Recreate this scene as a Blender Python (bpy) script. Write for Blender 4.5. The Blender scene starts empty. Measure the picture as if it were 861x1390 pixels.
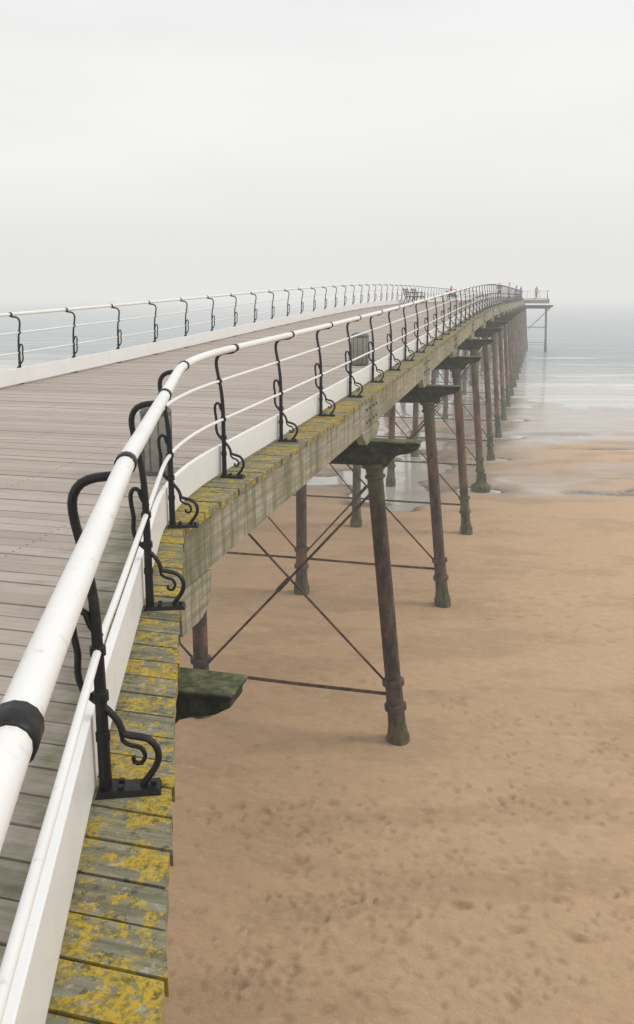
import bpy, math, random
import numpy as np
from mathutils import Vector, Matrix
random.seed(7); np.random.seed(7)
scene = bpy.context.scene
scene.view_settings.view_transform='Standard'
scene.view_settings.look='None'
scene.view_settings.exposure=0

# ------------------------------------------------------------------ helpers
class MB:
    def __init__(s): s.v=[]; s.f=[]; s.c=[]
    def add(s,vs,fs,col=(0,0,0,1)):
        o=len(s.v); s.v.extend([tuple(p) for p in vs])
        for f in fs: s.f.append(tuple(i+o for i in f)); s.c.append(col)
    def addc(s,vs,fs,vcols):
        o=len(s.v); s.v.extend([tuple(p) for p in vs])
        for f in fs:
            s.f.append(tuple(i+o for i in f)); s.c.append([vcols[i] for i in f])
    def hexa(s,p,col=(0,0,0,1)):
        s.add(p,[(0,3,2,1),(4,5,6,7),(0,1,5,4),(1,2,6,5),(2,3,7,6),(3,0,4,7)],col)
    def finish(s,name,mat,parent=None,smooth=False,bevel=0):
        me=bpy.data.meshes.new(name); me.from_pydata(s.v,[],s.f); me.update()
        ca=me.color_attributes.new('dat','FLOAT_COLOR','CORNER')
        arr=[]
        for f,c in zip(s.f,s.c):
            if isinstance(c,list):
                for k in c: arr.extend(k)
            else: arr.extend(list(c)*len(f))
        ca.data.foreach_set('color',arr)
        ob=bpy.data.objects.new(name,me); scene.collection.objects.link(ob)
        me.materials.append(mat)
        if smooth: me.polygons.foreach_set('use_smooth',[True]*len(me.polygons))
        if bevel:
            m=ob.modifiers.new('bev','BEVEL'); m.width=bevel; m.segments=2; m.limit_method='ANGLE'
        if parent: ob.parent=parent
        return ob
def empty(name):
    e=bpy.data.objects.new(name,None); scene.collection.objects.link(e); e.empty_display_size=.3; return e
def tube(mb,pts,r,n=8,caps=True,flat=1.0,col=(0,0,0,1),ref=None):
    pts=[Vector(p) for p in pts]; N=len(pts)
    rs=r if isinstance(r,(list,tuple)) else [r]*N
    vs=[]
    prev=None
    for i,p in enumerate(pts):
        t=(pts[min(i+1,N-1)]-pts[max(i-1,0)]).normalized()
        if ref is not None: a=Vector(ref)
        elif prev is None: a=Vector((0,0,1)) if abs(t.z)<.9 else Vector((1,0,0))
        else: a=prev
        a=(a-t*a.dot(t)).normalized(); prev=a
        b=t.cross(a)
        for k in range(n):
            an=2*math.pi*k/n
            vs.append(p+a*(math.cos(an)*rs[i]*flat)+b*(math.sin(an)*rs[i]))
    fs=[]
    for i in range(N-1):
        for k in range(n):
            k2=(k+1)%n
            fs.append((i*n+k,i*n+k2,(i+1)*n+k2,(i+1)*n+k))
    if caps:
        fs.append(tuple(range(n))[::-1]); fs.append(tuple((N-1)*n+k for k in range(n)))
    mb.add(vs,fs,col)
def lathe(mb,base,axis,prof,n=16):
    base=Vector(base); axis=Vector(axis).normalized()
    tube(mb,[base+axis*h for r,h in prof],[max(r,.001) for r,h in prof],n=n)
def cr(pts,sub=3):
    out=[]
    n=len(pts)
    for i in range(n-1):
        p0=pts[max(i-1,0)];p1=pts[i];p2=pts[i+1];p3=pts[min(i+2,n-1)]
        for k in range(sub):
            t=k/sub
            out.append(tuple(.5*((2*b)+(-a+c)*t+(2*a-5*b+4*c-d)*t*t+(-a+3*b-3*c+d)*t**3) for a,b,c,d in zip(p0,p1,p2,p3)))
    out.append(tuple(pts[-1])); return out
_rt=np.random.RandomState(3).rand(256,256)
def vnoise(x,y):
    xi=np.floor(x).astype(int); yi=np.floor(y).astype(int); fx=x-xi; fy=y-yi
    fx=fx*fx*(3-2*fx); fy=fy*fy*(3-2*fy)
    g=lambda i,j:_rt[i&255,j&255]
    return (g(xi,yi)*(1-fx)+g(xi+1,yi)*fx)*(1-fy)+(g(xi,yi+1)*(1-fx)+g(xi+1,yi+1)*fx)*fy
def fbm(x,y,o=4,r=.55):
    s=0;a=1;t=0
    for i in range(o):
        s=s+a*vnoise(x*2**i+17.3*i,y*2**i+5.1*i); t+=a; a*=r
    return s/t

class NT:
    def __init__(s,name):
        s.m=bpy.data.materials.new(name); s.m.use_nodes=True
        s.t=s.m.node_tree; s.n=s.t.nodes; s.l=s.t.links
        s.b=s.n['Principled BSDF']; s.out=s.n['Material Output']
    def node(s,ty,**k):
        x=s.n.new(ty)
        for a,b in k.items(): setattr(x,a,b)
        return x
    def put(s,sock,val):
        if isinstance(val,bpy.types.NodeSocket): s.l.new(val,sock)
        else: sock.default_value=val
    def coord(s): return s.node('ShaderNodeTexCoord').outputs['Object']
    def mapping(s,vec,scale=(1,1,1),rot=(0,0,0),loc=(0,0,0)):
        m=s.node('ShaderNodeMapping'); s.l.new(vec,m.inputs[0])
        m.inputs['Scale'].default_value=scale; m.inputs['Rotation'].default_value=rot; m.inputs['Location'].default_value=loc
        return m.outputs[0]
    def noise(s,vec,scale,detail=4,rough=.55,out='Fac',dist=0):
        m=s.node('ShaderNodeTexNoise'); s.l.new(vec,m.inputs['Vector'])
        m.inputs['Scale'].default_value=scale; m.inputs['Detail'].default_value=detail; m.inputs['Roughness'].default_value=rough
        m.inputs['Distortion'].default_value=dist
        return m.outputs[out]
    def rng(s,val,a,b,c=0,d=1,smooth=True):
        m=s.node('ShaderNodeMapRange'); 
        if smooth: m.interpolation_type='SMOOTHSTEP'
        s.put(m.inputs[0],val)
        for i,q in enumerate((a,b,c,d)): m.inputs[i+1].default_value=q
        return m.outputs[0]
    def mix(s,f,a,b,bt='MIX'):
        m=s.node('ShaderNodeMix',data_type='RGBA',blend_type=bt)
        s.put(m.inputs[0],f)
        s.put(m.inputs[6],a if isinstance(a,bpy.types.NodeSocket) else (*a,1)); s.put(m.inputs[7],b if isinstance(b,bpy.types.NodeSocket) else (*b,1))
        return m.outputs[2]
    def math(s,op,a,b=0,c=0,clamp=False):
        m=s.node('ShaderNodeMath',operation=op,use_clamp=clamp)
        s.put(m.inputs[0],a); s.put(m.inputs[1],b); s.put(m.inputs[2],c)
        return m.outputs[0]
    def bump(s,h,strength=.5,dist=.01,normal=None):
        m=s.node('ShaderNodeBump'); m.inputs['Strength'].default_value=strength; m.inputs['Distance'].default_value=dist
        s.l.new(h,m.inputs['Height'])
        if normal is not None: s.l.new(normal,m.inputs['Normal'])
        return m.outputs[0]
    def sep(s,vec):
        m=s.node('ShaderNodeSeparateXYZ'); s.l.new(vec,m.inputs[0]); return m.outputs
    def attr(s,nm='dat'):
        a=s.node('ShaderNodeAttribute',attribute_name=nm); m=s.node('ShaderNodeSeparateColor'); s.l.new(a.outputs['Color'],m.inputs[0]); return list(m.outputs)+[a.outputs['Alpha']]
    def fin(s,color=None,rough=None,normal=None,metal=None,spec=None):
        if color is not None: s.put(s.b.inputs['Base Color'],color if isinstance(color,bpy.types.NodeSocket) else (*color,1))
        if rough is not None: s.put(s.b.inputs['Roughness'],rough)
        if metal is not None: s.put(s.b.inputs['Metallic'],metal)
        if spec is not None: s.put(s.b.inputs['Specular IOR Level'],spec)
        if normal is not None: s.l.new(normal,s.b.inputs['Normal'])
        return s.m

# ------------------------------------------------------------------ pier frame
A=math.atan(.262); SA,CA=math.sin(A),math.cos(A)
OX,OY=-1.06,6.10
def P(u,w,z=0): return Vector((OX+u*SA+w*CA, OY+u*CA-w*SA, z))
def UV(x,y):
    dx,dy=x-OX,y-OY
    return dx*SA+dy*CA, dx*CA-dy*SA
_tu=[-20,-5,0,6.3,12,20,27,33,40,50,70,130]
_tz=[-1.64,-1.62,-1.56,-1.41,-1.24,-.98,-.78,-.64,-.56,-.53,-.58,-.70]
_gu=np.arange(-20,130,.25); _gz=np.interp(_gu,_tu,_tz); _k=np.ones(25)/25
_gzs=np.convolve(np.pad(_gz,12,mode='edge'),_k,mode='valid')
def DZ(u): return float(np.interp(u,_gu,_gzs))
ZW=-6.93
UEND=112.0; UT=103.2; WT=3.0
WL=-5.46
CU=-.42
def edge_w(u):
    if u>UT-.6: return WT+.27
    if u>CU: return .262
    return (-.12-.142*(OY+u*CA)-OX-u*SA)/(CA-.142*SA)

# ------------------------------------------------------------------ materials
def m_deck():
    t=NT('weathered_deck_boards'); c=t.coord(); a=t.attr()
    g=t.mapping(t.mapping(c,rot=(0,0,A)),scale=(1.2,26,26))
    gr=t.noise(g,1.6,4,.65)
    base=t.mix(a[0],(.40,.335,.285),(.50,.43,.375))
    base=t.mix(t.rng(gr,.40,.80,0,.65),base,(.32,.27,.23))
    n1=t.noise(c,5,4,.6)
    base=t.mix(t.rng(n1,.5,.8,0,.3),base,(.28,.25,.21))
    ed=a[1]; near=a[2]
    gm=t.math('MULTIPLY',t.rng(t.math('ADD',ed,t.math('MULTIPLY',t.math('SUBTRACT',n1,.5),.8)),.22,.72),.88)
    base=t.mix(gm,base,t.mix(t.rng(gr,.3,.7),(.255,.245,.16),(.105,.105,.058)))
    n2=t.noise(c,34,6,.75,dist=.3); n3=t.noise(t.mapping(c,rot=(0,0,A),scale=(1,1.6,1)),7,4,.65,dist=.5)
    s=t.math('ADD',t.math('MULTIPLY',n2,.75),t.math('MULTIPLY',n3,.85))
    s=t.math('ADD',s,t.math('MULTIPLY',t.math('SUBTRACT',a[0],.5),.12))
    s=t.math('ADD',s,t.math('MULTIPLY',t.math('SUBTRACT',near,1),.10))
    em=t.rng(t.math('ADD',ed,t.math('MULTIPLY',n1,.3)),.70,.98)
    li=t.math('MULTIPLY',t.rng(s,.765,.85),em)
    lc=t.mix(t.rng(t.noise(c,60,4,.75),.42,.62),(.52,.35,.03),(.24,.195,.045))
    base=t.mix(t.math('MULTIPLY',li,.92),base,lc)
    n4=t.noise(t.mapping(c,loc=(1,2,8)),23,6,.75)
    base=t.mix(t.math('MULTIPLY',t.rng(n4,.54,.63,0,.75),t.rng(ed,.5,.85)),base,(.065,.065,.035))
    base=t.mix(t.math('MULTIPLY',t.rng(n4,.42,.37,0,.6),t.rng(ed,.45,.75)),base,(.42,.42,.34))
    h=t.math('ADD',gr,t.math('MULTIPLY',em,n2))
    return t.fin(base,.85,t.bump(h,.55,.006),spec=.25)
def m_fascia():
    t=NT('weathered_grey_timber'); c=t.coord(); v=t.mapping(c,rot=(0,0,A)); a=t.attr()
    g=t.noise(t.mapping(v,scale=(14,.8,16)),1.5,5,.65)
    st=t.noise(t.mapping(v,scale=(6,6,.55)),1.6,5,.68)
    base=t.mix(t.rng(g,.3,.7),(.43,.40,.325),(.24,.225,.165))
    base=t.mix(t.rng(st,.44,.62,0,.75),base,(.15,.155,.085))
    base=t.mix(t.rng(t.noise(c,.9,4),.45,.66,0,.5),base,(.13,.125,.08))
    base=t.mix(t.rng(t.noise(c,24,6,.75),.555,.62,0,.8),base,(.38,.29,.05))
    base=t.mix(t.math('MULTIPLY',a[0],t.rng(st,.3,.6,.35,.95)),base,(.095,.10,.045))
    return t.fin(base,.9,t.bump(g,.7,.010),spec=.2)
def m_paint():
    t=NT('white_gloss_paint'); c=t.coord()
    d=t.noise(c,2.2,4,.6); f=t.noise(t.mapping(c,scale=(6,6,1.5)),3,5,.7)
    base=t.mix(t.rng(d,.45,.75,0,.35),(.84,.83,.81),(.68,.66,.62))
    base=t.mix(t.rng(f,.60,.70,0,.5),base,(.48,.43,.34))
    return t.fin(base,t.rng(d,.3,.7,.28,.45),t.bump(f,.08,.003))
def m_black():
    t=NT('black_iron_paint'); c=t.coord(); n=t.noise(c,30,4,.65)
    base=t.mix(t.rng(n,.6,.68,0,.7),(.008,.008,.009),(.04,.025,.018))
    return t.fin(base,t.rng(n,.3,.7,.33,.6),t.bump(n,.35,.004),spec=.35)
def m_rust(name,rustier):
    t=NT(name); c=t.coord(); x=t.sep(c)
    n=t.noise(t.mapping(c,scale=(1,1,.35)),7,5,.68); n2=t.noise(t.mapping(c,scale=(1,1,.5)),2.2,4,.6)
    a=(.20,.092,.054) if rustier else (.125,.072,.047)
    b=(.060,.034,.024) if rustier else (.032,.026,.021)
    base=t.mix(t.rng(n,.38,.62),b,a)
    base=t.mix(t.rng(n2,.50,.64,0,.8),base,(.30,.15,.08) if rustier else (.22,.12,.07))
    base=t.mix(t.rng(t.noise(c,20,4,.7),.55,.66,0,.8),base,(.04,.034,.026))
    zz=t.math('ADD',x[2],t.math('MULTIPLY',n2,2.2))
    if rustier: gm=t.rng(zz,-5.2,-3.7,.95,0)
    else: gm=t.rng(zz,-5.7,-4.9,.7,0)
    base=t.mix(gm,base,t.mix(t.rng(n,.35,.65),(.028,.034,.012),(.13,.14,.045)))
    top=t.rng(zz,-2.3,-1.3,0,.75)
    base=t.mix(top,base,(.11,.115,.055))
    return t.fin(base,.7,t.bump(n,.8,.025),spec=.35)
def m_moss():
    t=NT('mossy_iron'); c=t.coord(); n=t.noise(c,9,6,.7); g=t.node('ShaderNodeNewGeometry'); nz=t.sep(g.outputs['Normal'])[2]
    base=t.mix(t.rng(n,.35,.7),(.018,.018,.014),(.06,.065,.028))
    top=t.rng(t.math('ADD',nz,t.math('MULTIPLY',n,.8)),.3,1.0)
    tc_=t.mix(t.rng(n,.4,.65),(.06,.068,.034),(.17,.18,.08))
    base=t.mix(top,base,tc_)
    return t.fin(base,.8,t.bump(n,.8,.02),spec=.3)
def m_sand():
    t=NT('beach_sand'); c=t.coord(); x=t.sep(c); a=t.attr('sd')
    fine=t.noise(c,60,3,.7); mid=t.noise(t.mapping(c,scale=(.8,1.4,1)),5,5,.68)
    base=t.mix(a[0],(.61,.41,.24),(.53,.35,.20))
    base=t.mix(t.rng(a[1],.46,.68,0,.6),base,(.43,.28,.16))
    base=t.mix(t.rng(mid,.50,.70,0,.45),base,(.43,.28,.165))
    base=t.mix(t.rng(mid,.48,.30,0,.4),base,(.65,.47,.30))
    base=t.mix(t.rng(fine,.40,.7,0,.3),base,(.38,.255,.15))
    base=t.mix(t.math('MULTIPLY',a[2],.50),base,(.27,.16,.085))  # shade of the footprint dents painted into the sand colour
    wet=a[3]
    wetc=t.mix(t.rng(a[1],.4,.65),(.44,.345,.27),(.34,.265,.205))
    base=t.mix(wet,base,wetc)
    low=t.rng(x[2],ZW+.005,ZW+.07,1,0); inner=t.rng(x[1],36,46,1,.3)
    base=t.mix(t.math('MULTIPLY',t.math('MULTIPLY',low,inner),t.rng(mid,.38,.56,.2,.9)),base,(.09,.08,.065))
    h=t.math('ADD',t.math('MULTIPLY',fine,.15),t.math('MULTIPLY',mid,1.0))
    bn=t.node('ShaderNodeBump'); t.l.new(h,bn.inputs['Height']); bn.inputs['Distance'].default_value=.045
    t.l.new(t.rng(wet,0,1,.8,.06),bn.inputs['Strength'])
    return t.fin(base,t.rng(wet,0,1,.9,.17),bn.outputs[0],spec=.5)
def m_sea():
    t=NT('sea_water'); c=t.coord(); x=t.sep(c)
    uq=t.math('ADD',t.math('MULTIPLY',x[1],CA),t.math('MULTIPLY',x[0],SA))
    big=t.noise(t.mapping(c,scale=(.25,1.2,1)),.12,3,.6)
    q=t.math('ADD',uq,t.math('MULTIPLY',t.math('SUBTRACT',big,.5),34))
    sh=t.rng(q,66,98)
    base=t.mix(sh,(.52,.48,.42),(.21,.27,.29))
    w1=t.noise(t.mapping(c,rot=(0,0,A),scale=(.10,.8,1)),.42,5,.62,dist=1.2)
    w2=t.noise(t.mapping(c,rot=(0,0,A),scale=(.35,1,1)),1.9,4,.6)
    base=t.mix(t.rng(w1,.42,.62,0,.5),base,t.mix(sh,(.64,.62,.57),(.36,.43,.445)))
    foam=t.math('MULTIPLY',t.rng(w1,.55,.62),t.rng(q,150,75))
    foam2=t.math('MULTIPLY',t.rng(w2,.40,.62,.2,1),foam)
    base=t.mix(foam2,base,(.80,.80,.78))
    h=t.math('ADD',t.math('MULTIPLY',w1,2.2),t.math('MULTIPLY',w2,.35))
    bn=t.node('ShaderNodeBump'); t.l.new(h,bn.inputs['Height']); bn.inputs['Distance'].default_value=.6
    t.l.new(t.rng(q,46,100,.03,1),bn.inputs['Strength'])
    t.b.inputs['IOR'].default_value=1.33
    return t.fin(base,t.rng(q,50,110,.07,.22),bn.outputs[0])
def m_plain(name,col,rough=.7,var=.25):
    t=NT(name); c=t.coord(); n=t.noise(c,14,3,.6)
    return t.fin(t.mix(t.rng(n,.3,.7),col,tuple(k*(1-var) for k in col)),rough,t.bump(n,.15,.004))
def m_conc():
    t=NT('sea_wall_concrete'); c=t.coord(); n=t.noise(c,1.4,5,.65); f=t.noise(c,40,3,.6)
    b=t.mix(t.rng(n,.3,.7),(.36,.34,.30),(.25,.235,.20)); b=t.mix(t.rng(f,.4,.7,0,.4),b,(.2,.19,.17))
    return t.fin(b,.9,t.bump(f,.4,.006))
M_deck,M_fas,M_white,M_black=m_deck(),m_fascia(),m_paint(),m_black()
M_rust,M_rust2,M_moss=m_rust('dark_corroded_iron',False),m_rust('red_rusted_iron',True),m_moss()
M_sand,M_sea=m_sand(),m_sea()

# ------------------------------------------------------------------ pier deck
pier=empty('pier')
mb=MB(); nl=MB(); step=.148
u=-7.6
while u<UEND:
    u0,u1=u,u+step-.011
    r=random.random(); near=max(0.,min(1.,1-(u-3)/26)); dz=random.uniform(-.003,.003)
    e0=edge_w(u0)+random.uniform(-.010,.010); e1=e0 if u0>CU else edge_w(u1)+random.uniform(-.004,.004)
    ws=[(WL-.27,)*2,(WL+.6,)*2,(e0-1.25,e1-1.25),(e0-.62,e1-.62),(e0-.34,e1-.34),(e0-.24,e1-.24),(e0,e1)]
    ev=[.5,0,0.02,.36,.62,.95,1.0]
    vs=[];vc=[]
    for (a,b),e in zip(ws,ev):
        for (uu,ww) in ((u0,a),(u1,b)):
            z=DZ(uu)+dz
            vs.append(P(uu,ww,z)); vs.append(P(uu,ww,z-.055))
            vc.append((r,e,near,1)); vc.append((r,e,near,1))
    fs=[]
    for i in range(len(ws)-1):
        o=i*4; q=o+4
        fs+= [(o,q,q+2,o+2),(o+1,o+3,q+3,q+1),(o,o+1,q+1,q),(o+2,q+2,q+3,o+3)]
    o=(len(ws)-1)*4
    fs+=[(0,2,3,1),(o,o+1,o+3,o+2)]
    mb.addc(vs,fs,vc)
    if u<34:
        for wj in (-.55,-1.6,-2.65,-3.7,-4.75):
            for f in (.25,.75):
                uu=u0+(u1-u0)*f; z=DZ(uu)+dz
                tube(nl,[P(uu,wj,z-.004),P(uu,wj,z+.0015)],.007,6)
    u+=step
mb.finish('deck_boards',M_deck,pier); nl.finish('deck_screws',M_rust,pier)

def strip(mb,u0,u1,w0,w1,t0,t1,n=None,wf=None,stain=False):
    n=n or max(1,int(abs(u1-u0)/.5)); us=np.linspace(u0,u1,n+1); vs=[]; vc=[]
    for uu in us:
        d=wf(uu) if wf else 0
        z=DZ(uu)
        e=max(0,1-min(abs(uu-u0),abs(uu-u1))/.55) if stain else 0
        for ww,tt in ((w0,t0),(w1,t0),(w1,t1),(w0,t1)): vs.append(P(uu,ww+d,z+tt)); vc.append((e*.8,0,0,1))
    fs=[]
    for i in range(n):
        for k in range(4):
            k2=(k+1)%4; fs.append((i*4+k,i*4+k2,i*4+4+k2,i*4+4+k))
    fs.append((0,3,2,1)); fs.append((n*4,n*4+1,n*4+2,n*4+3))
    mb.addc(vs,fs,vc)

bents=[-1.3]+[6.4+6.1*k for k in range(18)]
fb=MB()
ends=[-.45]+[b for b in bents[1:] if b<UT-2]+[UT-.65]
for a,b in zip(ends[:-1],ends[1:]):
    strip(fb,a+.004,b-.004,.13+random.uniform(-.006,.0),.235+random.uniform(-.010,.0),-.06,-.47,stain=True)
    strip(fb,a+.004,b-.004,WL-.235,WL-.13,-.06,-.47)
strip(fb,-.45-3.2,-.45,WL-.235,WL-.13,-.06,-.47)
strip(fb,UT-.6,UEND-.05,WT+.13,WT+.235,-.06,-.40)
strip(fb,UT-.6,UT-.5,.14,WT+.12,-.06,-.40,n=1)
strip(fb,UEND-.12,UEND-.02,WL-.2,WT+.2,-.06,-.40,n=1)
strip(fb,-7.4,-.47,-.22,-.12,-.06,-.45,n=12,wf=lambda q:edge_w(q))
for w in (-.55,-1.6,-2.65,-3.7,-4.75):
    strip(fb,-7.4,UEND-.2,w-.06,w+.06,-.06,-.36)
fb.finish('edge_beams',M_fas,pier)
cb=MB()
def corbel(mb,prof,w0,w1):
    n=len(prof); vs=[P(uu,w0,zz) for uu,zz in prof]+[P(uu,w1,zz) for uu,zz in prof]
    fs=[tuple(range(n)),tuple(range(2*n-1,n-1,-1))]+[(i,n+i,n+(i+1)%n,(i+1)%n) for i in range(n)]
    mb.add(vs,fs)
for b in bents[1:]:
    z=DZ(b)
    pr=[(b-.62,z-.475),(b-.62,z-.54),(b-.38,z-.69),(b+.38,z-.69),(b+.62,z-.54),(b+.62,z-.475)]
    for w in ((.125,.245),(-1.2,-1.05),(-2.7,-2.5),(-4.2,-4.05),(WL-.245,WL-.125)): corbel(cb,pr,*w)
z=DZ(-.4)
pr=[(-.47,z-.475),(-.47,z-.80)]+[(-.47+.30+.26*math.sin(a),z-.80+.22-.22*math.cos(a)) for a in np.linspace(0,math.pi/2,7)]+[(.09,z-.475)]
corbel(cb,pr,.10,.243)
cb.finish('corbel_timbers',M_fas,pier,bevel=.008)
bo=MB()
for b in bents[1:]:
    for du in (-.35,.35,-.15,.15):
        for tt in (-.18,-.36):
            p0=P(b+du,.222,DZ(b+du)+tt); p1=P(b+du,.252,DZ(b+du)+tt); tube(bo,[p0,p1],.018,6)
bo.finish('fascia_bolts',M_rust2,pier)

def column(mb,top,base,r=.118):
    top=Vector(top); base=Vector(base); ax=(base-top); L=ax.length; ax.normalize()
    prof=[(r*1.55,0),(r*1.55,.05),(r*1.15,.07),(r*1.05,.16),(r*1.3,.18),(r*1.3,.21),(r,.24)]
    m=L-1.05
    prof+=[(r*1.02,m*.5),(r*1.04,m),(r*1.45,m+.02),(r*1.45,m+.09),(r*1.1,m+.11),(r*1.15,m+.40),(r*1.45,m+.42),(r*1.45,m+.50),(r*1.12,m+.52),(r*1.18,L-.30),(r*1.35,L-.16),(r*1.55,L-.10),(r*1.55,L+.4)]
    lathe(mb,top,ax,prof,18)
def rod(mb,a,b,r=.02):
    tube(mb,[a,Vector(a).lerp(Vector(b),.5)+Vector((0,0,-.01)),b],r,8)
zg=lambda uu: -6.86 if uu<10 else (-6.78 if uu<30 else -6.90)
for k,b in enumerate(bents):
    rm=MB(); mm=MB(); zt=DZ(b)-.70
    head=zt-.34
    wout=.95
    ext=b>UT-1
    wr=WT+.75 if ext else wout; wl=WL-.95
    hw=.15
    hp=[(wr,zt),(wr,zt-.06),(wr-.10,zt-.12)]+[(wr-.12-.30*math.sin(a),zt-.30+.16*math.cos(a)) for a in np.linspace(.2,math.pi/2,6)]+[(wr-.46,head)]
    hl=[(wl+(wr-q),zz) for q,zz in hp][::-1]
    prof=hp+hl
    n=len(prof)
    vs=[P(b-hw*.72,q,zz) for q,zz in prof]+[P(b+hw*.72,q,zz) for q,zz in prof]
    mm.add(vs,[tuple(range(n)),tuple(range(2*n-1,n-1,-1))]+[(i,n+i,n+(i+1)%n,(i+1)%n) for i in range(n)])
    c8=[P(b-hw,wl-.02,zt+.035),P(b+hw,wl-.02,zt+.035),P(b+hw,wr+.02,zt+.035),P(b-hw,wr+.02,zt+.035)]
    d8=[Vector((p.x,p.y,zt+.003)) for p in c8]
    mm.hexa([d8[0],d8[1],d8[2],d8[3],c8[0],c8[1],c8[2],c8[3]])
    mm.finish('crosshead_%02d'%k,M_moss,pier,bevel=.012)
    g=zg(b)
    if k==0: cols=[(-.15,.02),(-2.7,-2.7),(WL+.0,WL-.45)]
    else: cols=[(.285,.74),(-2.55,-2.55),(WL-.10,WL-.5)]
    if ext: cols=[(WT-.1,WT+.1)]+cols
    for (wt,wb) in cols: column(rm,P(b,wt,head+.02),P(b,wb,g+.02))
    if k==4:
        p=P(b,.74,g); lathe(rm,p+Vector((0,0,-.2)),(0,0,1),[(.36,0),(.36,.26),(.30,.30),(.20,.36),(.16,.7)],8)
    def cp(ci,z):
        wt,wb=cols[ci]; f=(head-z)/(head-g); return P(b,wt+(wb-wt)*f,z)
    zl=g+.80; zh=head-.35
    if zl<ZW+.2: zl=ZW+.75
    for ci in range(len(cols)-1):
        off=Vector((SA,CA,0))*.05
        rod(rm,cp(ci,zl),cp(ci+1,zl),.028)
        if ext and ci==0: continue
        rod(rm,cp(ci,zh)-off,cp(ci+1,zl+.03)-off); rod(rm,cp(ci+1,zh)+off,cp(ci,zl+.03)+off)
        mid=(cp(ci,zh)+cp(ci+1,zl+.03))*.5; dd=(cp(ci+1,zl)-cp(ci,zh)).normalized()
        tube(rm,[mid-off-dd*.16,mid-off-dd*.12,mid-off+dd*.12,mid-off+dd*.16],[.02,.036,.036,.02],8)
    rm.finish('cast_iron_columns_%02d'%k,M_rust if k<3 else M_rust2,pier,smooth=False)
sb=MB(); rod(sb,P(UEND-.3,WT+.5,DZ(110)-1.0),P(UEND-.3,WT-2.2,-4.4),.05); rod(sb,P(UEND-.3,WT+.1,-4.2),P(UEND-.3,-.0,-4.2),.05)
sb.finish('pier_head_struts',M_rust2,pier)
for ob in bpy.data.objects:
    if ob.name.startswith('cast_iron'):
        ob.data.polygons.foreach_set('use_smooth',[True]*len(ob.data.polygons))
        m=ob.modifiers.new('es','EDGE_SPLIT'); m.split_angle=math.radians(40)

# ------------------------------------------------------------------ railings
RO=.115
MAINP=cr([(0,0.015),(0,.25),(0,.5),(-.004,.66),(-.018,.78),(-.038,.88),(-.050,.955),(-.046,1.005),(-.020,1.042),(.025,1.058),(.075,1.062),(.115,1.072)],2)
BRP=cr([(.012,.545),(-.018,.585),(-.030,.625),(-.055,.635),(-.072,.605),(-.070,.55),(-.062,.49),(-.066,.43),(-.055,.375),(-.022,.335),(.020,.295),(.052,.250),(.066,.210),(.098,.198),(.142,.185),(.170,.150),(.173,.105),(.150,.062),(.118,.022)],2)
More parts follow.
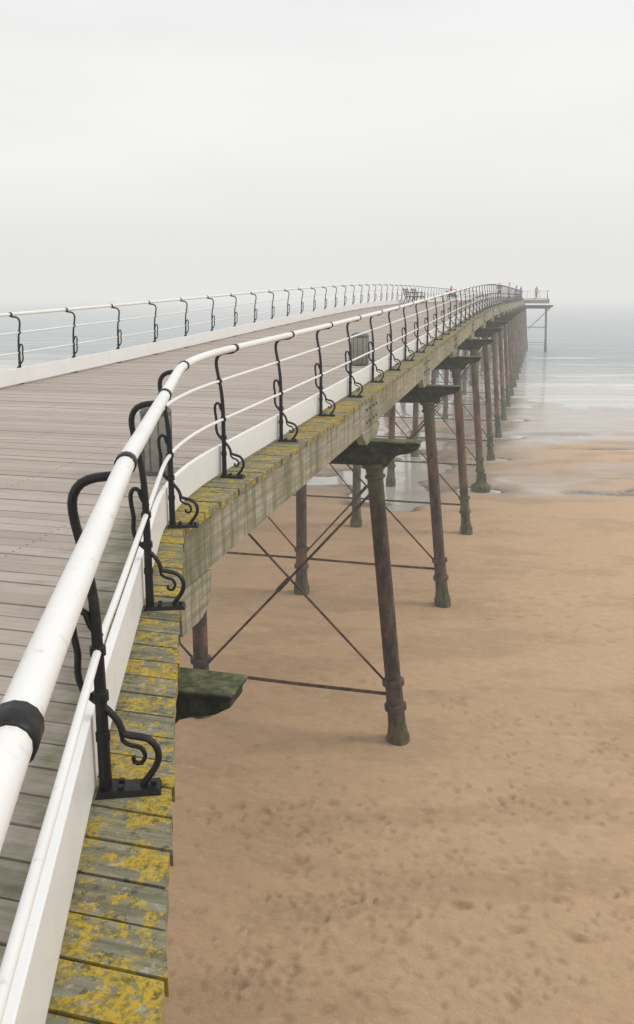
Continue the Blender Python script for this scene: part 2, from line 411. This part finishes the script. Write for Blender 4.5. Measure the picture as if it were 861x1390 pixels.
# small curl hugging the inside of the foot bulge
CURL=cr([(.058,.225),(.062,.185),(.088,.165),(.118,.155),(.132,.125),(.118,.10),(.096,.105),(.094,.125)],2)
def railing(name,plan,posts_at):
    root=empty(name)
    plan=[Vector((p[0],p[1])) for p in plan]
    seg=[0]
    for a,b in zip(plan[:-1],plan[1:]): seg.append(seg[-1]+(b-a).length)
    N=len(plan)
    nor=[]
    for i in range(N):
        d1=(plan[i]-plan[i-1]).normalized() if i>0 else None
        d2=(plan[i+1]-plan[i]).normalized() if i<N-1 else None
        d1=d1 or d2; d2=d2 or d1
        n1=Vector((d1.y,-d1.x)); n2=Vector((d2.y,-d2.x)); m=(n1+n2)
        m=m/m.length; m=m/max(.3,m.dot(n1)); nor.append(m)
    def at(L):
        i=min(max(int(np.searchsorted(seg,L))-1,0),N-2); f=(L-seg[i])/(seg[i+1]-seg[i])
        p=plan[i].lerp(plan[i+1],f); d=(plan[i+1]-plan[i]).normalized()
        return p,Vector((d.y,-d.x)),d
    def z2(p): return DZ(UV(p.x,p.y)[0])
    def line(s,h):
        return [Vector((*(plan[i]+nor[i]*s),z2(plan[i])+h)) for i in range(N)]
    w=MB()
    tube(w,line(RO,1.10),.028,14)
    tube(w,line(-.030,.82),.0135,8)
    tube(w,line(.0,.50),.0135,8)
    w.finish('handrail_and_mid_rails',M_white,root,smooth=True)
    kb=MB(); a=line(-.068,.03);b_=line(-.032,.03);c=line(-.032,.27);d=line(-.068,.27)
    vs=[];fs=[]
    for i in range(N): vs+=[a[i],b_[i],c[i],d[i]]
    for i in range(N-1):
        for k in range(4): k2=(k+1)%4; fs.append((i*4+k,i*4+k2,i*4+4+k2,i*4+4+k))
    fs+=[(0,3,2,1),(N*4-4,N*4-3,N*4-2,N*4-1)]
    kb.add(vs,fs); kb.finish('kick_board',M_white,root,bevel=.004)
    k=MB()
    nm=len(MAINP); mr=[.0215-.0065*min(1,i/(nm*.35)) for i in range(nm)]; mr[-1]=.012
    nb=len(BRP)
    for L in posts_at:
        p,n,d=at(L); z=z2(p)
        def Q(s,h,t=0): return Vector((p.x+n.x*s+d.x*t,p.y+n.y*s+d.y*t,z+h))
        ref=(d.x,d.y,0)
        tube(k,[Q(*q) for q in MAINP],mr,8,flat=1.1,ref=ref)
        tube(k,[Q(*q) for q in BRP],[.012,.013]+[.0115]*(nb-4)+[.012,.012],8,flat=1.2,ref=ref)
        tube(k,[Q(*q) for q in CURL],.0075,6,flat=1.2,ref=ref)
        for hh,rr in ((.50,.026),(.345,.027),(.205,.024)):
            tube(k,[Q(0,hh-.018),Q(0,hh-.014),Q(0,hh+.014),Q(0,hh+.018)],[rr*.8,rr,rr,rr*.8],10)
        tube(k,[Q(-.030,.82,-.018),Q(-.030,.82,.018)],.024,10)
        tube(k,[Q(RO,1.10,-.028),Q(RO,1.10,-.024),Q(RO,1.10,.024),Q(RO,1.10,.028)],[.030,.0335,.0335,.030],14)
        f=[Q(-.03,.002,-.040),Q(.18,.002,-.040),Q(.18,.002,.040),Q(-.03,.002,.040)]
        g=[Q(-.022,.022,-.034),Q(.172,.022,-.034),Q(.172,.022,.034),Q(-.022,.022,.034)]
        k.hexa(f+g)
        for s_,t_ in ((.05,-.02),(.05,.02),(.155,0)):
            tube(k,[Q(s_,.018,t_),Q(s_,.034,t_)],.010,6)
    k.finish('iron_stanchions',M_black,root,smooth=False)
near=[(-.16,-1.5),(-.335,0),(-.478,.92),(-.585,1.7),(-.70,2.56),(-.745,3.0),(-.897,4.5),(-.968,5.2)]
K=Vector((-1.06,6.1)); B0=Vector(near[-1]); m1=P(1.0,0); B1=Vector((m1.x,m1.y))
arc=[]
for tt in np.linspace(.12,1,9):
    arc.append(tuple(B0*(1-tt)**2+K*2*tt*(1-tt)+B1*tt*tt))
mainl=[tuple(P(q,0)[:2]) for q in np.arange(2.2,UT-.1,1.3)]+[tuple(P(UT,0)[:2])]
tail=[tuple(P(UT,q)[:2]) for q in (1.5,WT)]+[tuple(P(UT+q,WT)[:2]) for q in (4,8.6)]+[tuple(P(UT+8.6,q)[:2]) for q in (0,-3,WL)]
plan=cr(near,4)+arc+mainl+tail
def lens(plan):
    s=[0]
    for a,b in zip(plan[:-1],plan[1:]): s.append(s[-1]+math.dist(a,b))
    return s
S=lens(plan)
def L_of_Y(Y):
    for i in range(len(plan)-1):
        if plan[i][1]<=Y<=plan[i+1][1]:
            return S[i]+(S[i+1]-S[i])*(Y-plan[i][1])/(plan[i+1][1]-plan[i][1])
posts=[L_of_Y(y) for y in (-.65,.90,2.50,4.12,5.62)]
i1=len(plan)-len(tail)-len(mainl)-1
lu1=S[i1]
q=1.05
while q<UT-.2: posts.append(lu1+(q-1.0)); q+=1.66
Le=lu1+UT-1
for e in (1.5,3.05,4.6,6.2,7.8,9.4,11.0,12.6,14.2,15.8,17.4,19.0): posts.append(Le+e)
posts=[p for p in posts if p<S[-1]-.1]
railing('pier_railing',plan,posts)
lp=[tuple(P(q,WL)[:2]) for q in np.arange(UT+8.6,-7,-1.5)]
SL=lens(lp); LT=UT+8.6
lposts=[]; q=6.32-1.66*7
while q<LT-.3: lposts.append(LT-q); q+=1.66
railing('pier_railing',lp,[x for x in lposts if 0<x<SL[-1]])
for ob in bpy.data.objects:
    if ob.name.startswith('iron_stanchions'):
        ob.data.polygons.foreach_set('use_smooth',[True]*len(ob.data.polygons))
        m=ob.modifiers.new('es','EDGE_SPLIT'); m.split_angle=math.radians(45)

# ------------------------------------------------------------------ bins & benches
M_bin=m_plain('grey_bin_metal',(.36,.35,.31),.45); M_slat=m_plain('bench_slats',(.10,.075,.05),.6)
def bin_(u,w,r=.16):
    root=empty('litter_bin'); z=DZ(u); b=MB(); c=P(u,w,z)
    lathe(b,c,(0,0,1),[(r*.94,.03),(r,.035),(r*1.02,.50),(r,.52)],24); b.finish('body',M_bin,root,True)
    k=MB(); lathe(k,c,(0,0,1),[(r*.8,.002),(r*1.06,.004),(r*1.06,.03),(r*.9,.032)],24)
    lathe(k,c+Vector((0,0,.52)),(0,0,1),[(r*1.02,0),(r*1.1,.005),(r*1.1,.03),(r*.93,.06),(r*.55,.085),(.02,.092)],24)
    for i in range(10):
        a=i*math.pi/5; o=Vector((math.cos(a),math.sin(a),0))*r*1.04
        tube(k,[c+o+Vector((0,0,.04)),c+o+Vector((0,0,.52))],.005,6)
    k.finish('lid_base_and_ribs',m_plain('bin_trim',(.12,.12,.11),.5),root)
bin_(1.05,-.62,.125); bin_(10.1,-.72,.155)
def bench(u,w):
    root=empty('pier_bench'); z=DZ(u)
    def Q(a,b,h): return P(u+a,w+b,z+h)
    s=MB()
    for i in range(5):
        b=.04+i*.085
        s.hexa([Q(-.9,b,.43),Q(.9,b,.43),Q(.9,b+.06,.43),Q(-.9,b+.06,.43),Q(-.9,b,.46),Q(.9,b,.46),Q(.9,b+.06,.46),Q(-.9,b+.06,.46)])
    for i in range(4):
        h=.54+i*.09; b=-.02-i*.025
        s.hexa([Q(-.9,b,h),Q(.9,b,h),Q(.9,b+.025,h),Q(-.9,b+.025,h),Q(-.9,b-.02,h+.06),Q(.9,b-.02,h+.06),Q(.9,b+.005,h+.06),Q(-.9,b+.005,h+.06)])
    s.finish('slats',M_slat,root)
    f=MB()
    for a in (-.8,0,.8):
        tube(f,[Q(a,-.14,.90),Q(a,-.06,.6),Q(a,0,.42),Q(a,-.03,.2),Q(a,-.10,.01)],.022,8)
        tube(f,[Q(a,0,.42),Q(a,.25,.41),Q(a,.45,.42)],.02,8)
        tube(f,[Q(a,.43,.42),Q(a,.40,.2),Q(a,.47,.01)],.022,8)
        tube(f,[Q(a,-.06,.65),Q(a,.2,.68),Q(a,.44,.65),Q(a,.44,.42)],.018,8)
    f.finish('iron_frame',M_black,root)
bench(44,-5.05); bench(47.2,-5.05); bench(66,-5.05); bench(107.5,-5.0); 

# ------------------------------------------------------------------ people
M_skin=m_plain('skin',(.50,.30,.21),.6,.1); M_hair=m_plain('hair',(.05,.035,.025),.7)
def person(u,w,yaw,shirt,legs,seated=False,lean=0):
    root=empty('person'); z=DZ(u)+.002; base=P(u,w,z)
    if seated:
        J=dict(pel=(0,0,.56),chest=(0,-.02,.90),sh=(0,-.02,1.02),neck=(0,0,1.08),h0=(0,.02,1.14),h1=(0,.03,1.27),
          hl=(.10,.02,.54),kl=(.12,.42,.53),al=(.12,.46,.09),tl=(.12,.62,.04),
          sl=(.19,-.02,1.0),el=(.23,.08,.76),wl=(.15,.30,.66))
    else:
        J=dict(pel=(0,0,.95),chest=(0,lean*.5,1.27),sh=(0,lean*.7,1.42),neck=(0,lean*.8,1.48),h0=(0,.02+lean,1.55),h1=(0,.02+lean,1.68),
          hl=(.09,0,.90),kl=(.11,.03,.49),al=(.12,-.01,.09),tl=(.13,.15,.04),
          sl=(.19,lean*.7,1.40),el=(.24,.02+lean*.7,1.12),wl=(.20,.16+lean,.92))
    names=list(J); V=[J[n] for n in names]; R=dict(pel=.13,chest=.15,sh=.11,neck=.055,h0=.08,h1=.095,hl=.09,kl=.06,al=.04,tl=.035,sl=.062,el=.045,wl=.03)
    rad=[R[n] for n in names]
    E=[('pel','chest'),('chest','sh'),('sh','neck'),('neck','h0'),('h0','h1'),('pel','hl'),('hl','kl'),('kl','al'),('al','tl'),('sh','sl'),('sl','el'),('el','wl')]
    idx={n:i for i,n in enumerate(names)}
    for n in ('hl','kl','al','tl','sl','el','wl'):
        p=J[n]; idx[n+'r']=len(V); o=(.10 if (n=='kl' or n=='al' or n=='tl') and not seated else 0)
        V.append((-p[0],p[1]+o*(1 if n!='kl' else .5),p[2])); rad.append(R[n])
    E2=[(idx[a],idx[b]) for a,b in E]+[(idx['pel'],idx['hlr']),(idx['hlr'],idx['klr']),(idx['klr'],idx['alr']),(idx['alr'],idx['tlr']),(idx['sh'],idx['slr']),(idx['slr'],idx['elr']),(idx['elr'],idx['wlr'])]
    me=bpy.data.meshes.new('tmp'); me.from_pydata(V,E2,[]); ob=bpy.data.objects.new('body',me); scene.collection.objects.link(ob)
    sk=ob.modifiers.new('s','SKIN'); sub=ob.modifiers.new('d','SUBSURF'); sub.levels=2; sub.render_levels=2
    for i,sv in enumerate(me.skin_vertices[0].data): sv.radius=(rad[i],rad[i]*(.75 if i in (0,1,2) else 1)); sv.use_root=(i==0)
    dg=bpy.context.evaluated_depsgraph_get(); dg.update()
    m2=bpy.data.meshes.new_from_object(ob.evaluated_get(dg)); ob.modifiers.clear(); ob.data=m2
    for m in (m_plain('shirt',shirt,.85),m_plain('trousers',legs,.85),M_skin,M_hair,M_black): m2.materials.append(m)
    hz=J['neck'][2]; pz=J['pel'][2]
    for p in m2.polygons:
        x,y,zz=p.center; p.use_smooth=True
        if zz>hz+.0: p.material_index=3 if (zz>hz+.20 or (y<J['h0'][1]-.02 and zz>hz+.06)) else 2
        elif zz<.10: p.material_index=4
        elif (not seated and zz<pz and abs(x)<.19) or (seated and zz<.64 and not(abs(x)>.12 and y>.15 and zz>.6)): p.material_index=1
        else: p.material_index=0
    h=MB()
    for sg in (1,-1):
        wx,wy,wz=J['wl']; wx*=sg; d=Vector((0,.5,-.85)).normalized() if not seated else Vector((-.3*sg,.9,-.2)).normalized()
        p0=Vector((wx,wy,wz)); tube(h,[p0,p0+d*.05,p0+d*.09],[.025,.038,.034],8,flat=.5)
        for k,l in enumerate((.062,.075,.07,.055)):
            o=Vector((0,0,1)).cross(d).normalized()*((k-1.5)*.019)
            tube(h,[p0+d*.085+o,p0+d*(.085+l*.5)+o+Vector((0,0,-.004)),p0+d*(.085+l)+o+Vector((0,0,-.018))],[.009,.008,.006],6)
        o=Vector((0,0,1)).cross(d).normalized()*(-.034*sg); tube(h,[p0+d*.03+o*.6,p0+d*.06+o*1.4,p0+d*.09+o*1.6],[.011,.01,.007],6)
    h0=Vector(J['h0']); tube(h,[h0+Vector((0,.085,.09)),h0+Vector((0,.115,.045)),h0+Vector((0,.09,.035))],[.008,.015,.008],6)
    for sg in (1,-1): tube(h,[h0+Vector((sg*.085,0,.09)),h0+Vector((sg*.095,-.01,.06)),h0+Vector((sg*.085,0,.03))],[.01,.018,.01],6)
    ho=h.finish('hands_nose_and_ears',M_skin,root,True)
    ob.parent=root
    root.location=base; root.rotation_euler=(0,0,yaw)
person(76.2,-.62,math.radians(-110),(.72,.68,.66),(.16,.18,.24),lean=.05)
person(77.6,-1.5,math.radians(150),(.50,.16,.17),(.05,.05,.07))
person(66.0,-4.83,math.radians(-90-15),(.55,.05,.05),(.06,.06,.09),seated=True)
person(107.0,-.35,math.radians(-80),(.10,.09,.10),(.05,.06,.08),lean=.05)
person(108.6,1.6,math.radians(-60),(.45,.20,.18),(.08,.09,.12))
person(96.5,-.6,math.radians(-100),(.08,.08,.12),(.05,.05,.06),lean=.05)

# ------------------------------------------------------------------ sand & sea
ys=np.concatenate([[-60,-30,-12,-4],np.arange(0,6,.4),np.arange(6,13,.03),np.arange(13,22,.055),np.arange(22,72,.22),np.geomspace(73,3500,60)])
xs=np.concatenate([-np.geomspace(11,3000,30)[::-1],np.arange(-10,-2.2,.25),np.arange(-2.2,6.5,.034),np.arange(6.5,12,.08),np.arange(12,32,.25),np.geomspace(33,3000,36)])
X,Y=np.meshgrid(xs,ys)
Uq=X*SA+Y*CA
Z=np.interp(Uq,[-100,6,14,36,46,56,72,110,400,4000],[-6.55,-6.80,-6.76,-6.78,-6.84,-6.92,-7.02,-7.6,-10,-14])
Z+= .014*np.sin(X*.55+1.2*np.sin(Y*.33))*np.sin(Y*.47+.9*np.sin(X*.31))+.018*np.sin(X*.17+.8)*np.sin(Y*.23+X*.05)+.006*np.sin(X*1.9+Y*.7)*np.sin(Y*1.7)
mk=(Y<40)&(np.abs(X)<40)
Z+=np.where(mk,(fbm(X*.9,Y*1.5,4)-.5)*.04*np.clip((40-Y)/8,0,1),0)
mk2=(Y<22)&(Y>5.5)&(X>-3)&(X<12)
Z+=np.where(mk2,(fbm(X*3.3,Y*4.5,3)-.5)*.026*np.clip((22-Y)/5,0,1),0)
def pit(cx,cy,rx,ry,d):
    global Z
    dx,dy=X-cx,Y-cy
    rr=(dx/rx)**2+(dy/ry)**2+.35*np.sin(dx*2.1+dy*1.1)*np.sin(dy*2.7-dx*.6)
    Z-=d*np.exp(-np.clip(rr,0,50))
for k,b in enumerate(bents):
    if k==0: continue
    for w,wd in ((.74,1),(-2.55,1),(WL-.5,1)):
        p=P(b,w)
        if k<=3: pit(p.x,p.y,.5,.5,.06)
        elif k<=9: pit(p.x,p.y,.9,.7,.15+.02*k)
for cx,cy,rx,ry,d in ((2.6,28.6,1.9,2.0,.27),(2.6,32.5,2.6,2.0,.28),(4.2,34.5,1.6,1.4,.22),(10.0,29.2,2.4,.7,.13),(12.8,29.8,2.2,.5,.13),(11.8,31.6,1.8,.4,.12),(8.3,30.9,1.2,.4,.12),(4,39.5,3.5,1.2,.20),(14,38.0,5,.4,.12),(12,42,6,.5,.10),(-4,31,3,2,.24)):
    pit(cx,cy,rx,ry,d)
D=np.zeros_like(Z); rs=np.random.RandomState(11)
def stamp(cx,cy,ang,ln,wd,dep):
    i0,i1=np.searchsorted(ys,[cy-.35,cy+.35]); j0,j1=np.searchsorted(xs,[cx-.35,cx+.35])
    if i1-i0<4 or j1-j0<4: return
    dx=X[i0:i1,j0:j1]-cx; dy=Y[i0:i1,j0:j1]-cy
    a=dx*math.cos(ang)+dy*math.sin(ang); b=-dx*math.sin(ang)+dy*math.cos(ang)
    r=np.sqrt((a/ln)**2+(b/wd*(1+.35*np.sign(a)*np.clip(np.abs(a)/ln,0,1)))**2)
    s=np.exp(-(r**3)); rim=np.exp(-((r-1.45)/.3)**2)
    Z[i0:i1,j0:j1]+=-dep*s+dep*.35*rim
    D[i0:i1,j0:j1]=np.maximum(D[i0:i1,j0:j1],s*min(1,dep/.036))  # dent mask for the painted shade in the sand colour
def trail(x,y,ang,n,dep,small=False):
    for i in range(n):
        ang+=rs.normal(0,.10); st=.62 if not small else .28
        x+=math.cos(ang)*st; y+=math.sin(ang)*st
        sd=(.11 if not small else .06)*(1 if i%2 else -1)
        if rs.rand()<.12: continue
        stamp(x-math.sin(ang)*sd+rs.normal(0,.02),y+math.cos(ang)*sd,ang+rs.normal(0,.15),(.12 if not small else .05)*rs.uniform(.8,1.1),(.05 if not small else .04)*rs.uniform(.85,1.2),dep*rs.uniform(.4,1.1))
for i in range(10): trail(rs.uniform(-2,3),rs.uniform(6.6,10.5),rs.uniform(-.5,.6),int(rs.randint(5,12)),.026)
for i in range(6): trail(rs.uniform(2,6),rs.uniform(7,13),rs.uniform(0,3.1),int(rs.randint(6,14)),.024)
for i in range(7): trail(rs.uniform(1,7),rs.uniform(12,19),rs.uniform(-.4,.4),9,.024)
for i in range(14): trail(rs.uniform(-2,5),rs.uniform(6.6,12.5),rs.uniform(0,6.2),int(rs.randint(10,30)),.018,True)
for cx,cy,n,sp in ((.3,8.3,110,.6),(-.6,7.4,70,.45),(2.6,10.4,80,.7),(1.8,7.2,60,.55),(3.6,8.3,40,.6),(4.6,11.6,60,.8),(5.2,9.4,30,.5),(-.6,10.0,60,.6),(.8,9.3,60,.8),(3.0,12.8,40,.9)):
    for i in range(n): stamp(cx+rs.normal(0,sp),cy+rs.normal(0,sp*.5),rs.uniform(0,3.1),rs.uniform(.03,.085),rs.uniform(.025,.042),rs.uniform(.006,.024))
big=fbm(X*.16+3,Y*.24+1,4); med=fbm(X*.6+9,Y*1.7+4,5,.62)
wet=np.clip((Uq+(big-.5)*34-25)/22,0,1); wet=wet*wet*(3-2*wet)
ny,nx=X.shape
vs=np.stack([X,Y,Z],-1).reshape(-1,3)
I=np.arange(ny*nx,dtype=np.int32).reshape(ny,nx)
fs=np.stack([I[:-1,:-1],I[:-1,1:],I[1:,1:],I[1:,:-1]],-1).reshape(-1)
me=bpy.data.meshes.new('beach'); me.vertices.add(len(vs)); me.vertices.foreach_set('co',vs.ravel())
nf=len(fs)//4; me.loops.add(len(fs)); me.loops.foreach_set('vertex_index',fs); me.polygons.add(nf)
me.polygons.foreach_set('loop_start',np.arange(nf,dtype=np.int32)*4)
me.update(calc_edges=True); me.validate()
ca=me.color_attributes.new('sd','FLOAT_COLOR','POINT')
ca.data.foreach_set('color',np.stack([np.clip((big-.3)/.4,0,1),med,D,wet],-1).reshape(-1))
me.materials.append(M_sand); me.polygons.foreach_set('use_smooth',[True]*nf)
gr=bpy.data.objects.new('beach_sand',me); scene.collection.objects.link(gr)
me=bpy.data.meshes.new('sea'); me.from_pydata([(-3400,20,ZW),(3400,20,ZW),(3400,3900,ZW),(-3400,3900,ZW)],[],[(0,1,2,3)]); me.materials.append(M_sea)
scene.collection.objects.link(bpy.data.objects.new('sea',me))
pw=MB(); x0,x1,y0,y1=-30,30,-25,.85
pw.hexa([Vector(p) for p in ((x0,y0,-7.4),(x1,y0,-7.4),(x1,y1+.5,-7.4),(x0,y1+.5,-7.4),(x0,y0,-1.72),(x1,y0,-1.72),(x1,y1,-1.72),(x0,y1,-1.72))])
pw.finish('promenade_sea_wall',m_conc())

# ------------------------------------------------------------------ mist
fm=MB(); x0,x1,y0,y1,z0,z1=-1500,1500,-60,2600,-16,34
fm.hexa([Vector(p) for p in ((x0,y0,z0),(x1,y0,z0),(x1,y1,z0),(x0,y1,z0),(x0,y0,z1),(x1,y0,z1),(x1,y1,z1),(x0,y1,z1))])
mt=bpy.data.materials.new('glowing_sea_mist'); mt.use_nodes=True; nt=mt.node_tree; nt.nodes.remove(nt.nodes['Principled BSDF'])
SG=.0028; FOG=(.80,.795,.775)
ab=nt.nodes.new('ShaderNodeVolumeAbsorption'); ab.inputs['Color'].default_value=(0,0,0,1); ab.inputs['Density'].default_value=SG
em=nt.nodes.new('ShaderNodeEmission'); em.inputs['Color'].default_value=(*FOG,1); em.inputs['Strength'].default_value=SG  # mist glows by itself, added in place of scattered daylight
ad=nt.nodes.new('ShaderNodeAddShader'); nt.links.new(ab.outputs[0],ad.inputs[0]); nt.links.new(em.outputs[0],ad.inputs[1])
nt.links.new(ad.outputs[0],nt.nodes['Material Output'].inputs['Volume'])
fm.finish('glowing_sea_mist',mt)

# ------------------------------------------------------------------ world
wd=bpy.data.worlds.new('World'); scene.world=wd; wd.use_nodes=True; nt=wd.node_tree; N=nt.nodes; Lk=nt.links
bg=N['Background']
EL,AZ=math.radians(42),math.radians(85)
sky=N.new('ShaderNodeTexSky'); sky.sky_type='NISHITA'; sky.sun_disc=False; sky.sun_elevation=EL; sky.sun_rotation=AZ
tc=N.new('ShaderNodeTexCoord'); sp=N.new('ShaderNodeSeparateXYZ'); Lk.new(tc.outputs['Generated'],sp.inputs[0])
rp=N.new('ShaderNodeValToRGB'); Lk.new(sp.outputs[2],rp.inputs[0])
el=rp.color_ramp.elements; el[0].position=0; el[0].color=(8.3,8.25,8.05,1); el[1].position=1; el[1].color=(10.2,10.4,10.6,1)
for ps,cc in ((.06,(8.8,8.7,8.45,1)),(.13,(9.9,9.8,9.5,1)),(.22,(10.4,10.3,10.0,1)),(.32,(9.3,9.5,9.55,1))):
    e=el.new(ps); e.color=cc
mp=N.new('ShaderNodeMapping'); Lk.new(tc.outputs['Generated'],mp.inputs[0]); mp.inputs['Scale'].default_value=(1.2,1.2,5)
nz=N.new('ShaderNodeTexNoise'); Lk.new(mp.outputs[0],nz.inputs['Vector']); nz.inputs['Scale'].default_value=1.6; nz.inputs['Detail'].default_value=4
mr=N.new('ShaderNodeMapRange'); Lk.new(nz.outputs[0],mr.inputs[0]); mr.inputs[1].default_value=.35; mr.inputs[2].default_value=.7; mr.inputs[3].default_value=.93; mr.inputs[4].default_value=1.05
vm=N.new('ShaderNodeVectorMath'); vm.operation='SCALE'; Lk.new(rp.outputs[0],vm.inputs[0]); Lk.new(mr.outputs[0],vm.inputs['Scale'])
mx=N.new('ShaderNodeMix'); mx.data_type='RGBA'; mx.inputs[0].default_value=.95; Lk.new(sky.outputs[0],mx.inputs[6]); Lk.new(vm.outputs[0],mx.inputs[7])
Lk.new(mx.outputs[2],bg.inputs[0]); bg.inputs[1].default_value=.1

sd=bpy.data.lights.new('sun','SUN'); sd.energy=1.3; sd.angle=math.radians(18); sd.color=(1,.94,.86)
so=bpy.data.objects.new('sun',sd); scene.collection.objects.link(so)
dirv=Vector((math.sin(AZ)*math.cos(EL),math.cos(AZ)*math.cos(EL),math.sin(EL)))
so.rotation_euler=dirv.to_track_quat('Z','Y').to_euler()

cam=bpy.data.cameras.new('camera'); co=bpy.data.objects.new('camera',cam); scene.collection.objects.link(co)
cam.sensor_fit='VERTICAL'; cam.sensor_height=24; cam.lens=24*1150/1390; cam.shift_y=-45/1390
cam.clip_start=.05; cam.clip_end=6000
co.location=(0,0,0); co.rotation_euler=(math.radians(90-12.27),0,0)
scene.camera=co
